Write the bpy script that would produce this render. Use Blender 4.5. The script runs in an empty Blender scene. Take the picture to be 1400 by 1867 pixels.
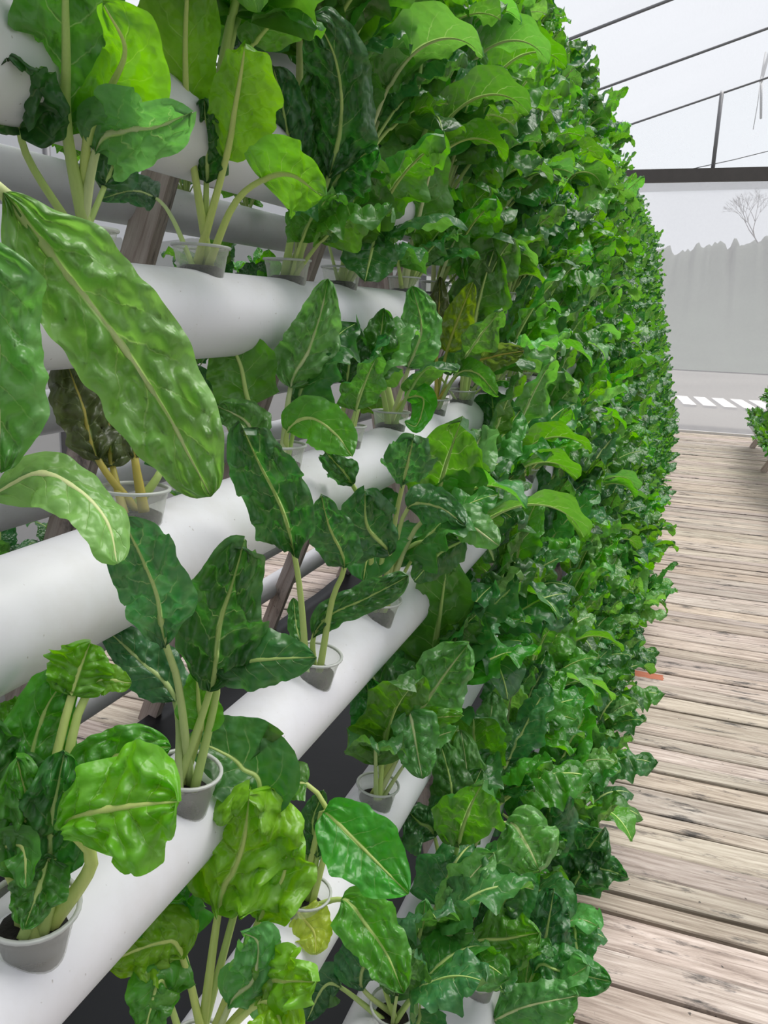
import bpy, math, random
import numpy as np
from mathutils import Vector, Matrix, noise
# ------------------------------------------------------------------ camera
W_, H_ = 1400.0, 1867.0
FOC, VX, VY, ROLL = 1500.0, 1262.0, 585.0, math.radians(2.0)
EYE = 1.70                                   # the floor is z = 0
v1 = np.array([VX - 700, VY - 933.5, FOC]); v1 /= np.linalg.norm(v1)
rt = np.array([math.cos(ROLL), math.sin(ROLL), 0]); rt = rt - rt.dot(v1) * v1; rt /= np.linalg.norm(rt)
up = np.cross(rt, v1)
if up[1] > 0: up = -up
RW = np.array([rt, v1, up])                  # rows: world axes in camera (x right, y down, z forward)
CAM = np.array([0, 0, EYE])
def ray(x, y): return RW @ np.array([(x - 700) / FOC, (y - 933.5) / FOC, 1.0])   # unit camera depth
def at(x, y, depth): return CAM + ray(x, y) * depth
cd = bpy.data.cameras.new('camera'); cam = bpy.data.objects.new('camera', cd)
bpy.context.scene.collection.objects.link(cam)
mw = Matrix.Identity(4)
for i in range(3):
    mw[i][0] = RW[i][0]; mw[i][1] = -RW[i][1]; mw[i][2] = -RW[i][2]
mw[2][3] = EYE
cam.matrix_world = mw
cd.sensor_fit = 'VERTICAL'; cd.sensor_height = 24.0; cd.lens = FOC / H_ * 24.0
cd.clip_start = .02; cd.clip_end = 400
bpy.context.scene.camera = cam
# ------------------------------------------------------------------ light
sc = bpy.context.scene
w = bpy.data.worlds.new('sky'); sc.world = w; w.use_nodes = True
bg = w.node_tree.nodes['Background']; bg.inputs[0].default_value = (.90, .94, 1.0, 1); bg.inputs[1].default_value = .88
sd = bpy.data.lights.new('sun', 'SUN'); sd.energy = 6.0; sd.angle = math.radians(45); sd.color = (1, .97, .92)
so = bpy.data.objects.new('sun', sd); sc.collection.objects.link(so); so.rotation_euler = (math.radians(-18), math.radians(16), 0)
vs = sc.view_settings; vs.view_transform = 'Standard'; vs.look = 'None'; vs.gamma = 1; vs.use_curve_mapping = False
vs.exposure = .16
# ------------------------------------------------------------------ helpers
rnd = random.Random(7)
C = sc.collection
R0 = .055                                    # pipe radius
def link(o, parent=None):
    C.objects.link(o)
    if parent: o.parent = parent
    return o
def tag(o, label=None, cat=None, group=None, kind=None):
    if label: o['label'] = label
    if cat: o['category'] = cat
    if group: o['group'] = group
    if kind: o['kind'] = kind
    return o
def empty(name, loc=(0, 0, 0)):
    o = bpy.data.objects.new(name, None); o.location = loc; o.empty_display_size = .05
    return link(o)
def mesh(name, V, F, mat=None, uv=None, smooth=True):
    me = bpy.data.meshes.new(name); me.from_pydata([tuple(map(float, v)) for v in V], [], F)
    if mat: me.materials.append(mat)
    if uv is not None:
        l = me.uv_layers.new(name='UVMap'); idx = np.empty(len(me.loops), dtype=np.int32)
        me.loops.foreach_get('vertex_index', idx); l.data.foreach_set('uv', np.asarray(uv, dtype=np.float32)[idx].ravel())
    if smooth: me.polygons.foreach_set('use_smooth', [True] * len(me.polygons))
    return me
def obj(name, me, parent=None, loc=None, color=None):
    o = bpy.data.objects.new(name, me)
    if loc is not None: o.location = loc
    if color: o.color = color
    return link(o, parent)
def box_geo(x0, x1, y0, y1, z0, z1, b=0.0):
    V = []; 
    if b <= 0:
        V = [(x, y, z) for z in (z0, z1) for y in (y0, y1) for x in (x0, x1)]
        F = [(0, 2, 3, 1), (4, 5, 7, 6), (0, 1, 5, 4), (2, 6, 7, 3), (0, 4, 6, 2), (1, 3, 7, 5)]
        return V, F
    # box with bevelled top edges
    V = [(x, y, z0) for y in (y0, y1) for x in (x0, x1)] + [(x, y, z1 - b) for y in (y0, y1) for x in (x0, x1)] + \
        [(x, y, z1) for y in (y0 + b, y1 - b) for x in (x0 + b, x1 - b)]
    F = [(0, 2, 3, 1), (0, 1, 5, 4), (2, 6, 7, 3), (0, 4, 6, 2), (1, 3, 7, 5), (4, 5, 9, 8), (6, 10, 11, 7), (4, 8, 10, 6), (5, 7, 11, 9), (8, 9, 11, 10)]
    return V, F
def merge(geos):
    V, F = [], []
    for v, f in geos:
        n = len(V); V += list(v); F += [tuple(i + n for i in q) for q in f]
    return V, F
def frame_for(t):
    t = np.asarray(t, float); t = t / np.linalg.norm(t)
    a = np.array([0, 0, 1.0]) if abs(t[2]) < .9 else np.array([1.0, 0, 0])
    s = np.cross(t, a); s /= np.linalg.norm(s); return t, s, np.cross(s, t)
def tube_geo(pts, rad, n=8, cap=True, flat=1.0, up=None):
    pts = [np.asarray(p, float) for p in pts]; V, F = [], []
    if not hasattr(rad, '__len__'): rad = [rad] * len(pts)
    for i, p in enumerate(pts):
        t = pts[min(i + 1, len(pts) - 1)] - pts[max(i - 1, 0)]
        t, s, b = frame_for(t)
        if up is not None:
            u = np.asarray(up[i] if np.ndim(up) > 1 else up, float); s = np.cross(t, u); s /= np.linalg.norm(s) + 1e-9; b = np.cross(s, t)
        for k in range(n):
            a = 2 * math.pi * k / n; V.append(p + rad[i] * (math.cos(a) * s + flat * math.sin(a) * b))
    for i in range(len(pts) - 1):
        for k in range(n):
            F.append((i * n + k, i * n + (k + 1) % n, (i + 1) * n + (k + 1) % n, (i + 1) * n + k))
    if cap: F.append(tuple(range(n - 1, -1, -1))); F.append(tuple((len(pts) - 1) * n + k for k in range(n)))
    return V, F
def catmull(P, n):
    P = [np.asarray(p, float) for p in P]
    if len(P) == 2: return [P[0] + (P[1] - P[0]) * i / (n - 1) for i in range(n)]
    Q = [2 * P[0] - P[1]] + P + [2 * P[-1] - P[-2]]; out = []
    for s in range(len(P) - 1):
        for k in range(12):
            u = k / 12; a, b, c, d = Q[s:s + 4]
            out.append(.5 * ((2 * b) + (c - a) * u + (2 * a - 5 * b + 4 * c - d) * u * u + (3 * b - a - 3 * c + d) * u ** 3))
    out.append(P[-1]); out = np.array(out)
    L = np.r_[0, np.cumsum(np.linalg.norm(np.diff(out, axis=0), axis=1))]; t = np.linspace(0, L[-1], n)
    return [np.array([np.interp(x, L, out[:, k]) for k in range(3)]) for x in t]
# ------------------------------------------------------------------ materials
class NT:
    def __init__(s, name):
        s.m = bpy.data.materials.new(name); s.m.use_nodes = True; s.t = s.m.node_tree; s.t.nodes.clear()
        s.out = s.t.nodes.new('ShaderNodeOutputMaterial')
    def n(s, typ, ins=None, **kw):
        o = s.t.nodes.new(typ)
        for k, v in kw.items(): setattr(o, k, v)
        for k, v in (ins or {}).items():
            if isinstance(v, bpy.types.NodeSocket): s.t.links.new(v, o.inputs[k])
            else: o.inputs[k].default_value = v
        return o
    def math(s, op, a, b=0.0, c=0.0):
        return s.n('ShaderNodeMath', {0: a, 1: b, 2: c}, operation=op).outputs[0]
    def mix(s, f, a, b, mode='MIX'):
        o = s.n('ShaderNodeMix', data_type='RGBA', blend_type=mode)
        for i, v in ((0, f), (6, a), (7, b)):
            if isinstance(v, bpy.types.NodeSocket): s.t.links.new(v, o.inputs[i])
            else: o.inputs[i].default_value = v
        return o.outputs[2]
    def ramp(s, f, stops):
        o = s.n('ShaderNodeValToRGB', {0: f}); e = o.color_ramp.elements
        while len(e) < len(stops): e.new(.5)
        for i, (p, c) in enumerate(stops): e[i].position = p; e[i].color = c if len(c) == 4 else (*c, 1)
        return o.outputs[0]
    def done(s, shader): s.t.links.new(shader, s.out.inputs[0]); return s.m
def simple(name, col, rough=.5, metal=0, nscale=30, namt=.15, bump=.0, spec=.5):
    t = NT(name); tc = t.n('ShaderNodeTexCoord').outputs['Object']
    nz = t.n('ShaderNodeTexNoise', {'Vector': tc, 'Scale': nscale, 'Detail': 4}).outputs[0]
    c = t.mix(t.math('MULTIPLY', nz, namt * 2), (*col, 1), tuple(x * .45 for x in col) + (1,))
    p = t.n('ShaderNodeBsdfPrincipled', {'Base Color': c, 'Roughness': rough, 'Metallic': metal, 'Specular IOR Level': spec})
    if bump: t.t.links.new(t.n('ShaderNodeBump', {'Height': nz, 'Strength': bump, 'Distance': .005}).outputs[0], p.inputs['Normal'])
    return t.done(p.outputs[0])
def leaf_material():
    t = NT('leaf_blade')
    col = t.n('ShaderNodeObjectInfo').outputs['Color']; rn = t.n('ShaderNodeObjectInfo').outputs['Random']
    uv = t.n('ShaderNodeSeparateXYZ', {0: t.n('ShaderNodeUVMap', uv_map='UVMap').outputs[0]})
    u = t.math('ABSOLUTE', t.math('MULTIPLY_ADD', uv.outputs[0], 2, -1)); v = uv.outputs[1]
    tc = t.n('ShaderNodeTexCoord').outputs['Object']
    nz = t.n('ShaderNodeTexNoise', {'Vector': tc, 'Scale': 38, 'Detail': 3, 'Roughness': .6}).outputs[0]
    nf = t.n('ShaderNodeTexNoise', {'Vector': tc, 'Scale': 14, 'Detail': 3}).outputs[0]
    wob = t.math('MULTIPLY', t.math('SUBTRACT', nz, .5), .55)
    ph = t.math('ADD', t.math('MULTIPLY', t.math('SUBTRACT', v, t.math('MULTIPLY', u, .22)), 6.5), wob)
    fr = t.math('ABSOLUTE', t.math('SUBTRACT', t.math('FRACT', ph), .5))            # .5 on the vein
    lat = t.math('MULTIPLY', t.n('ShaderNodeMapRange', {0: fr, 1: .455, 2: .5, 3: 0, 4: 1}).outputs[0], t.n('ShaderNodeMapRange', {0: u, 1: .15, 2: .85, 3: .75, 4: .0}).outputs[0])
    midw = t.n('ShaderNodeMapRange', {0: v, 1: 0, 2: 1, 3: .075, 4: .02}).outputs[0]
    mid = t.n('ShaderNodeMapRange', {0: t.math('DIVIDE', u, midw), 1: .6, 2: 1.25, 3: 1, 4: 0}).outputs[0]
    vein = t.math('MAXIMUM', t.math('MULTIPLY', lat, .5), mid)
    dist = t.n('ShaderNodeVectorMath', {0: t.n('ShaderNodeTexNoise', {'Vector': tc, 'Scale': 30, 'Detail': 2}).outputs[1], 'Scale': .018}, operation='SCALE').outputs[0]
    wv = t.n('ShaderNodeVectorMath', {0: tc, 1: dist}).outputs[0]
    vor = t.n('ShaderNodeTexVoronoi', {'Vector': wv, 'Scale': 85, 'Randomness': 1, 'Smoothness': .35}, feature='SMOOTH_F1').outputs[0]
    vd = t.math('SUBTRACT', 1.0, vor)
    hsv = t.n('ShaderNodeHueSaturation', {'Hue': t.math('MULTIPLY_ADD', rn, .035, .492), 'Saturation': 1.0, 'Value': t.math('MULTIPLY_ADD', nf, 1.1, .45), 'Color': col}).outputs[0]
    under = t.mix(.25, hsv, (.22, .44, .04, 1))
    bf = t.n('ShaderNodeNewGeometry').outputs['Backfacing']
    base = t.mix(bf, hsv, under)
    base = t.mix(t.math('MULTIPLY', vor, .20), base, (.22, .40, .10, 1))
    base = t.mix(vein, base, t.mix(.75, hsv, (.72, .86, .42, 1)))
    hgt = t.math('ADD', t.math('MULTIPLY', vd, 1.6), t.math('MULTIPLY', nz, 1.0))
    hgt = t.math('SUBTRACT', hgt, t.math('MULTIPLY', vein, .8))
    bp = t.n('ShaderNodeBump', {'Height': hgt, 'Strength': .75, 'Distance': .0024})
    p = t.n('ShaderNodeBsdfPrincipled', {'Base Color': base, 'Roughness': .33, 'Specular IOR Level': .7, 'Normal': bp.outputs[0]})
    tr = t.n('ShaderNodeBsdfTranslucent', {'Color': t.n('ShaderNodeHueSaturation', {'Hue': .490, 'Saturation': 1.18, 'Value': 1.75, 'Color': base}).outputs[0], 'Normal': bp.outputs[0]})
    mx = t.n('ShaderNodeMixShader', {0: .42, 1: p.outputs[0], 2: tr.outputs[0]})
    return t.done(mx.outputs[0])
def stalk_material():
    t = NT('leaf_stalk'); col = t.n('ShaderNodeObjectInfo').outputs['Color']
    tc = t.n('ShaderNodeTexCoord').outputs['Object']
    mp = t.n('ShaderNodeMapping', {0: tc, 3: (1, 1, .08)}).outputs[0]
    nz = t.n('ShaderNodeTexNoise', {'Vector': mp, 'Scale': 500, 'Detail': 2}).outputs[0]
    c = t.mix(t.math('MULTIPLY', nz, .6), col, t.mix(.5, col, (.28, .48, .08, 1)))
    p = t.n('ShaderNodeBsdfPrincipled', {'Base Color': c, 'Roughness': .4, 'Specular IOR Level': .4, 'Subsurface Weight': .0})
    tr = t.n('ShaderNodeBsdfTranslucent', {'Color': c})
    return t.done(t.n('ShaderNodeMixShader', {0: .2, 1: p.outputs[0], 2: tr.outputs[0]}).outputs[0])
def film(name, transp, tint, nscale=60, seam=False):
    t = NT(name); tc = t.n('ShaderNodeTexCoord').outputs['Object']
    nz = t.n('ShaderNodeTexNoise', {'Vector': t.n('ShaderNodeMapping', {0: tc, 3: (1, .12, 1)}).outputs[0], 'Scale': nscale, 'Detail': 5}).outputs[0]
    n2 = t.n('ShaderNodeTexNoise', {'Vector': tc, 'Scale': .8, 'Detail': 3}).outputs[0]
    c = t.mix(t.math('MULTIPLY', t.math('MULTIPLY', nz, n2), .5), (*tint, 1), tuple(x * .72 for x in tint) + (1,))
    d = t.n('ShaderNodeBsdfDiffuse', {'Color': c}); tl = t.n('ShaderNodeBsdfTranslucent', {'Color': c})
    m = t.n('ShaderNodeMixShader', {0: .72, 1: d.outputs[0], 2: tl.outputs[0]})
    g = t.n('ShaderNodeBsdfTransparent')
    k = t.n('ShaderNodeMixShader', {0: transp, 1: m.outputs[0], 2: g.outputs[0]})
    return t.done(k.outputs[0])
def cup_material():
    t = NT('clear_plastic'); 
    p = t.n('ShaderNodeBsdfPrincipled', {'Base Color': (.78, .80, .76, 1), 'Roughness': .22, 'Specular IOR Level': .7})
    g = t.n('ShaderNodeBsdfTransparent', {'Color': (.93, .94, .92, 1)})
    fr = t.n('ShaderNodeLayerWeight', {'Blend': .35}).outputs['Facing']
    return t.done(t.n('ShaderNodeMixShader', {0: t.math('MULTIPLY_ADD', fr, .5, .13), 1: g.outputs[0], 2: p.outputs[0]}).outputs[0])
def pipe_material():
    t = NT('white_pvc'); tc = t.n('ShaderNodeTexCoord').outputs['Object']
    a = t.n('ShaderNodeTexNoise', {'Vector': tc, 'Scale': 9, 'Detail': 6, 'Roughness': .7}).outputs[0]
    b = t.n('ShaderNodeTexNoise', {'Vector': tc, 'Scale': 160, 'Detail': 2}).outputs[0]
    spk = t.n('ShaderNodeMapRange', {0: b, 1: .73, 2: .78, 3: 0, 4: .55}).outputs[0]
    c = t.mix(t.n('ShaderNodeMapRange', {0: a, 1: .5, 2: .8, 3: 0, 4: .45}).outputs[0], (.70, .70, .735, 1), (.56, .54, .51, 1))
    c = t.mix(spk, c, (.22, .18, .13, 1))
    p = t.n('ShaderNodeBsdfPrincipled', {'Base Color': c, 'Roughness': .42, 'Specular IOR Level': .45})
    return t.done(p.outputs[0])
def wood_material(name, along, cols, dark=.75):
    t = NT(name); tc = t.n('ShaderNodeTexCoord').outputs['Object']; oi = t.n('ShaderNodeObjectInfo')
    sc_ = [1, 1, 1]; sc_[along] = .06
    off = t.n('ShaderNodeCombineXYZ', {0: t.math('MULTIPLY', oi.outputs['Random'], 37), 1: t.math('MULTIPLY', oi.outputs['Random'], 91)}).outputs[0]
    vec = t.n('ShaderNodeVectorMath', {0: t.n('ShaderNodeMapping', {0: tc, 3: tuple(sc_)}).outputs[0], 1: off}).outputs[0]
    g = t.n('ShaderNodeTexNoise', {'Vector': vec, 'Scale': 55, 'Detail': 8, 'Roughness': .7, 'Distortion': .6}).outputs[0]
    g2 = t.n('ShaderNodeTexNoise', {'Vector': vec, 'Scale': 12, 'Detail': 5, 'Roughness': .65, 'Distortion': 1.2}).outputs[0]
    c = t.ramp(g, [(.28, cols[0]), (.46, cols[1]), (.62, cols[2])])
    c = t.mix(t.n('ShaderNodeMapRange', {0: g2, 1: .60, 2: .74, 3: 0, 4: dark}).outputs[0], c, (.055, .045, .04, 1))
    c = t.mix(1.0, c, oi.outputs['Color'], 'MULTIPLY')
    wp = t.n('ShaderNodeNewGeometry').outputs['Position']
    st = t.n('ShaderNodeTexNoise', {'Vector': t.n('ShaderNodeMapping', {0: wp, 3: (1.6, 7, 1)}).outputs[0], 'Scale': 2.3, 'Detail': 6, 'Roughness': .7}).outputs[0]
    c = t.mix(t.n('ShaderNodeMapRange', {0: st, 1: .56, 2: .65, 3: 0, 4: .88}).outputs[0], c, (.045, .043, .045, 1))
    # grit
    gr = t.n('ShaderNodeTexNoise', {'Vector': wp, 'Scale': 45, 'Detail': 2}).outputs[0]
    c = t.mix(t.n('ShaderNodeMapRange', {0: gr, 1: .74, 2: .76, 3: 0, 4: .8}).outputs[0], c, (.03, .03, .03, 1))
    bp = t.n('ShaderNodeBump', {'Height': g, 'Strength': .5, 'Distance': .004})
    return t, c, bp
def floor_wood():
    t, c, bp = wood_material('weathered_plank', 0, [(.17, .135, .115), (.40, .335, .295), (.58, .51, .465)])
    wp = t.n('ShaderNodeSeparateXYZ', {0: t.n('ShaderNodeNewGeometry').outputs['Position']})
    wn = t.n('ShaderNodeTexNoise', {'Vector': t.n('ShaderNodeNewGeometry').outputs['Position'], 'Scale': 25, 'Detail': 4}).outputs[0]
    f = None
    for (cx, cy, hx, hy) in ((-.07, 4.12, .075, .05), (-.02, 3.98, .085, .035)):
        dx = t.math('DIVIDE', t.math('ABSOLUTE', t.math('SUBTRACT', wp.outputs[0], cx)), hx)
        dy = t.math('DIVIDE', t.math('ABSOLUTE', t.math('SUBTRACT', wp.outputs[1], cy)), hy)
        m = t.math('MULTIPLY', t.math('LESS_THAN', t.math('ADD', t.math('MAXIMUM', dx, dy), t.math('MULTIPLY', wn, .6)), 1.25), .85)
        f = m if f is None else t.math('MAXIMUM', f, m)
    c = t.mix(f, c, (.42, .10, .035, 1))
    p = t.n('ShaderNodeBsdfPrincipled', {'Base Color': c, 'Roughness': .72, 'Specular IOR Level': .3, 'Normal': bp.outputs[0]})
    return t.done(p.outputs[0])
def post_wood():
    t, c, bp = wood_material('rough_post', 2, [(.26, .19, .16), (.46, .37, .33), (.58, .50, .46)], .3)
    p = t.n('ShaderNodeBsdfPrincipled', {'Base Color': c, 'Roughness': .75, 'Normal': bp.outputs[0]})
    return t.done(p.outputs[0])
M_leaf, M_stalk, M_cup, M_pipe = leaf_material(), stalk_material(), cup_material(), pipe_material()
M_plank, M_post = floor_wood(), post_wood()
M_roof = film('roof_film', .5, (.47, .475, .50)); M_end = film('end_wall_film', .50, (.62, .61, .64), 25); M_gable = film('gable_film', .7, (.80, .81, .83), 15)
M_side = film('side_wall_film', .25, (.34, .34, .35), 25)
M_steel = simple('grey_steel', (.20, .20, .21), .5, .3); M_beam = simple('dark_beam', (.085, .075, .07), .7, 0, 8, .3)
M_soil = simple('dark_growing_medium', (.018, .015, .012), .9, 0, 200, .3, .8)
M_liner = simple('black_liner', (.012, .013, .017), .42, 0, 6, .2, .4)
M_ground = simple('outside_ground', (.19, .18, .165), .9, 0, .25, .45)
M_hill = simple('far_trees', (.07, .09, .07), .9, 0, .4, .4); M_slab = simple('pale_slab', (.75, .73, .72), .8)
M_twig = simple('bare_twig', (.09, .08, .075), .9)
# ------------------------------------------------------------------ setting
XW0, XW1, YW0, YE = -4.6, 6.8, -3.0, 13.75
def roofz(x):
    x0 = 1.35; z = EYE + 3.15 + .3 * (min(x, 2 * x0 - x) + .16); return z
floor = tag(empty('floor', (0, 0, 0)), kind='structure')
variants = []
for k in range(8):
    wv = .128
    V, F = [], []
    n = 9; prof = []
    rr = random.Random(100 + k)
    e0 = [rr.uniform(-.003, .003) for _ in range(n)]; e1 = [rr.uniform(-.003, .003) for _ in range(n)]
    for i in range(n):
        x = -2.6 + 5.2 * i / (n - 1); a, b = e0[i], wv + e1[i]
        V += [(x, a, -.03), (x, a, -.004), (x, a + .005, 0), (x, b - .005, rr.uniform(-.002, .001)), (x, b, -.004), (x, b, -.03)]
    for i in range(n - 1):
        for j in range(5): F.append((i * 6 + j, (i + 1) * 6 + j, (i + 1) * 6 + j + 1, i * 6 + j + 1))
    F += [(0, 1, 2, 3, 4, 5), tuple((n - 1) * 6 + j for j in (5, 4, 3, 2, 1, 0))]
    me = mesh('plank', V, F, M_plank, smooth=False); variants.append(me)
y = -.6; rp = random.Random(3)
while y < YE - .12:
    s = rp.choice([.62, .8, 1, 1, 1.1, 1.2, .9, .7])
    o = obj('plank', variants[rp.randrange(8)], floor, (rp.uniform(-.1, .1), y, rp.uniform(-.003, .003)))
    o.scale = (1, s, 1); o.rotation_euler = (rp.uniform(-.012, .012), 0, rp.uniform(-.0025, .0025))
    g = rp.uniform(.82, 1.14); o.color = (g * rp.uniform(.98, 1.05), g, g * rp.uniform(.92, 1.02), 1)
    y += .128 * s + rp.choice([.005, .007, .009, .009, .014, .020])
# joists under the deck
V, F = merge([box_geo(x - .03, x + .03, -.6, YE, -.14, -.034) for x in (-2.2, -1.0, .1, 1.2, 2.3)])
tag(obj('joist', mesh('joist', V, F, M_post, smooth=False), floor), kind='structure')
gd = obj('ground', mesh('ground', [(-120, -30, -.5), (120, -30, -.5), (120, 160, -.5), (-120, 160, -.5)], [(0, 1, 2, 3)], M_ground)); tag(gd, kind='structure')
# roof film: one panel between each two rafters, sagging
ceiling = tag(empty('ceiling', (0, 0, EYE + 3)), kind='structure')
ridge = 1.35
rafts = [-3.0, -.9, 1.15, 3.2, 5.25, 7.3, 9.3, 11.4, YE]
for i in range(len(rafts) - 1):
    y0, y1 = rafts[i], rafts[i + 1]; nx, ny = 34, 14; V, F = [], []
    for b in range(ny + 1):
        for a in range(nx + 1):
            x = XW0 + (XW1 - XW0) * a / nx; yy = y0 + (y1 - y0) * b / ny; s = math.sin(math.pi * b / ny)
            z = roofz(x) - .10 * s - .015 * noise.noise(Vector((x * 1.3, yy * 6, i))) * s * 2 - .012 * abs(math.sin(x * 9 + i)) * (1 - s)
            V.append((x, yy, z - EYE - 3))
    for b in range(ny):
        for a in range(nx):
            q = b * (nx + 1) + a; F.append((q, q + 1, q + nx + 2, q + nx + 1))
    obj('film_panel', mesh('film_panel', V, F, M_roof), ceiling)
def steel(name, pts, rad, mat=M_steel, parent=None, n=8):
    V, F = tube_geo(pts, rad, n); return obj(name, mesh(name, V, F, mat), parent)
frame = tag(empty('trim_1', (0, 0, 0)), kind='structure')
for y in rafts[1:]:
    steel('rafter', [(XW0, y, roofz(XW0) - .02), (ridge, y, roofz(ridge) - .02), (XW1, y, roofz(XW1) - .02)], .017, parent=frame)
steel('ridge_pole', [(ridge, YW0, roofz(ridge) - .03), (ridge, YE, roofz(ridge) - .03)], .02, parent=frame)
for x in (XW0, XW1):
    steel('eave_pole', [(x, YW0, roofz(x)), (x, YE, roofz(x))], .025, parent=frame)
    for y in rafts[::2]: steel('post', [(x, y, -.4), (x, y, roofz(x))], .03, parent=frame)
for y in (5.25, 9.3): steel('post', [(-1.66, y, 0), (-1.66, y, roofz(-1.66) - .02)], .026, parent=frame)
V, F = box_geo(XW0, XW1, YE - .10, YE, EYE + 1.99, EYE + 2.17)
obj('cross_beam', mesh('cross_beam', V, F, M_beam, smooth=False), frame)
steel('gable_post', [(.03, YE - .04, EYE + 2.15), (.03, YE - .04, roofz(.03))], .028, parent=frame)
steel('gable_post', [(2.7, YE - .04, EYE + 2.15), (2.7, YE - .04, roofz(2.7))], .028, parent=frame)
steel('bracing_wire', [(-.25, YE - .06, EYE + 2.17), (.3, YE - .06, EYE + 2.28), (.9, YE - .06, EYE + 2.42), (2.0, YE - .06, EYE + 2.62)], .006, parent=frame)
for (a, b, rr_) in ((at(1387, 152, 12.6), at(1412, 60, 12.6), .02), (at(1386, 150, 12.6), at(1396, 95, 12.6), .014), (at(1388, 140, 12.6), at(1387, 216, 12.6), .018)):
    steel('strut', [a, b], rr_, parent=frame)
steel('hanging_cord', [at(1386, 150, 12.5), at(1381, 190, 12.5), at(1373, 236, 12.5)], .006, parent=frame)
# end wall: film below the beam, clearer film in the gable
def filmwall(name, P, Q, z0, z1f, mat, nx=60, ny=16, amp=.015):
    V, F = [], []
    P, Q = np.array(P, float), np.array(Q, float); d = (Q - P); nrm = np.array([-d[1], d[0]]) / np.linalg.norm(d)
    for b in range(ny + 1):
        for a in range(nx + 1):
            p = P + d * a / nx; z1 = z1f(p[0]); z = z0 + (z1 - z0) * b / ny
            k = amp * noise.noise(Vector((p[0] * 2.2 + p[1] * 2.2, 0, z * .5 + 3)))
            p = p + nrm * k; V.append((p[0], p[1], z))
    for b in range(ny):
        for a in range(nx):
            q = b * (nx + 1) + a; F.append((q, q + 1, q + nx + 2, q + nx + 1))
    return tag(obj(name, mesh(name, V, F, mat)), kind='structure')
wf = filmwall('wall_far', (XW0, YE + .02), (XW1, YE + .02), -.02, lambda x: EYE + 2.0, M_end)
wg = obj('gable_film', mesh('gable_film', [(XW0, YE + .03, EYE + 2.1), (XW1, YE + .03, EYE + 2.1), (XW1, YE + .03, roofz(XW1)), (ridge, YE + .03, roofz(ridge)), (XW0, YE + .03, roofz(XW0))], [(0, 1, 2, 3, 4)], M_gable), wf)
filmwall('wall_left', (XW0, YW0), (XW0, YE), -.3, roofz, M_side)
filmwall('wall_right', (XW1, YW0), (XW1, YE), -.3, roofz, M_side)
filmwall('wall_near', (XW0, YW0), (XW1, YW0), -.3, lambda x: roofz(x), M_side)
obj('bottom_batten', mesh('batten', *box_geo(XW0, XW1, YE - .05, YE - .005, .0, .035), M_slab, smooth=False), wf)
# outside
hl = []; nx = 640
V, F = [], []
for b, (yy, zz) in enumerate(((40, -.45), (55, 1.2), (62, 4.6), (64, 6.3), (70, 7.2))):
    for a in range(nx + 1):
        x = -60 + 120 * a / nx
        k = noise.noise(Vector((x * .12, 0, 0))) * 1.0 + noise.noise(Vector((x * .55, 3, 0))) * .7 + noise.noise(Vector((x * 1.9, 8, 0))) * .7 + noise.noise(Vector((x * 5.1, 8, 0))) * .35
        V.append((x, yy, zz + (k if b >= 3 else k * .3 * (b > 1))))
for b in range(4):
    for a in range(nx): q = b * (nx + 1) + a; F.append((q, q + 1, q + nx + 2, q + nx + 1))
tag(obj('hillside', mesh('hillside', V, F, M_hill)), kind='structure')
tw = tag(empty('bare_tree', tuple(at(1392, 470, 58))), 'bare spindly tree seen hazily through the far plastic wall', 'tree')
rt_ = random.Random(5); G = []
def branch(p, d, L, r, lvl):
    q = p + d * L; G.append(tube_geo([p, (p + q) / 2 + np.array([rt_.uniform(-.1, .1), 0, rt_.uniform(-.1, .1)]) * L, q], [r, r * .8, r * .6], 4, False))
    if lvl > 0:
        for _ in range(3):
            e = d + np.array([rt_.uniform(-.8, .7), rt_.uniform(-.5, .5), rt_.uniform(-.35, .55)]); e /= np.linalg.norm(e)
            branch(q, e, L * rt_.uniform(.6, .8), r * .62, lvl - 1)
branch(np.array([0, 0, 0.]), np.array([-.5, 0, .9]), 1.5, .06, 5)
obj('branches', mesh('branches', *merge(G), M_twig), tw)
for k in range(6):
    V, F = box_geo(-.12, .12, -.95, .95, 0, .05)
    V = [(x + yy * -.10, yy, z) for x, yy, z in V]
    o = obj('paving_slab', mesh('slab', V, F, M_slab, smooth=False), gd, (.05 + k * .37, 18.3, .05))
# ------------------------------------------------------------------ the rack
ROWS = dict(I=(-13, 16.5), J=(-12.5, 12), K=(-11.8, 7.6), A=(-11.0, 3.7), B=(-10.7, -.25), C=(-9.5, -4.9), D=(-8.3, -9.7), E=(-7.8, -15.6), F=(-6.2, -20.2), G=(-4.8, -24.7), H=(-3.4, -28.0))
ORD = {'H': 'lowest', 'G': 'second', 'F': 'third', 'E': 'fourth', 'D': 'fifth', 'C': 'sixth', 'B': 'seventh', 'A': 'eighth', 'K': 'ninth', 'J': 'tenth', 'I': 'topmost'}
TILT = dict(D=27, E=18, F=28, G=15, H=12)
def hole(k):
    x, z = rowxz(k); t = math.radians(TILT.get(k, 3)); return x + math.sin(t) * (R0 - .003), z + math.cos(t) * (R0 - .003), t
def rowxz(k): X, Z = ROWS[k]; return X * R0, EYE + Z * R0
NSEG = 28
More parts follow.
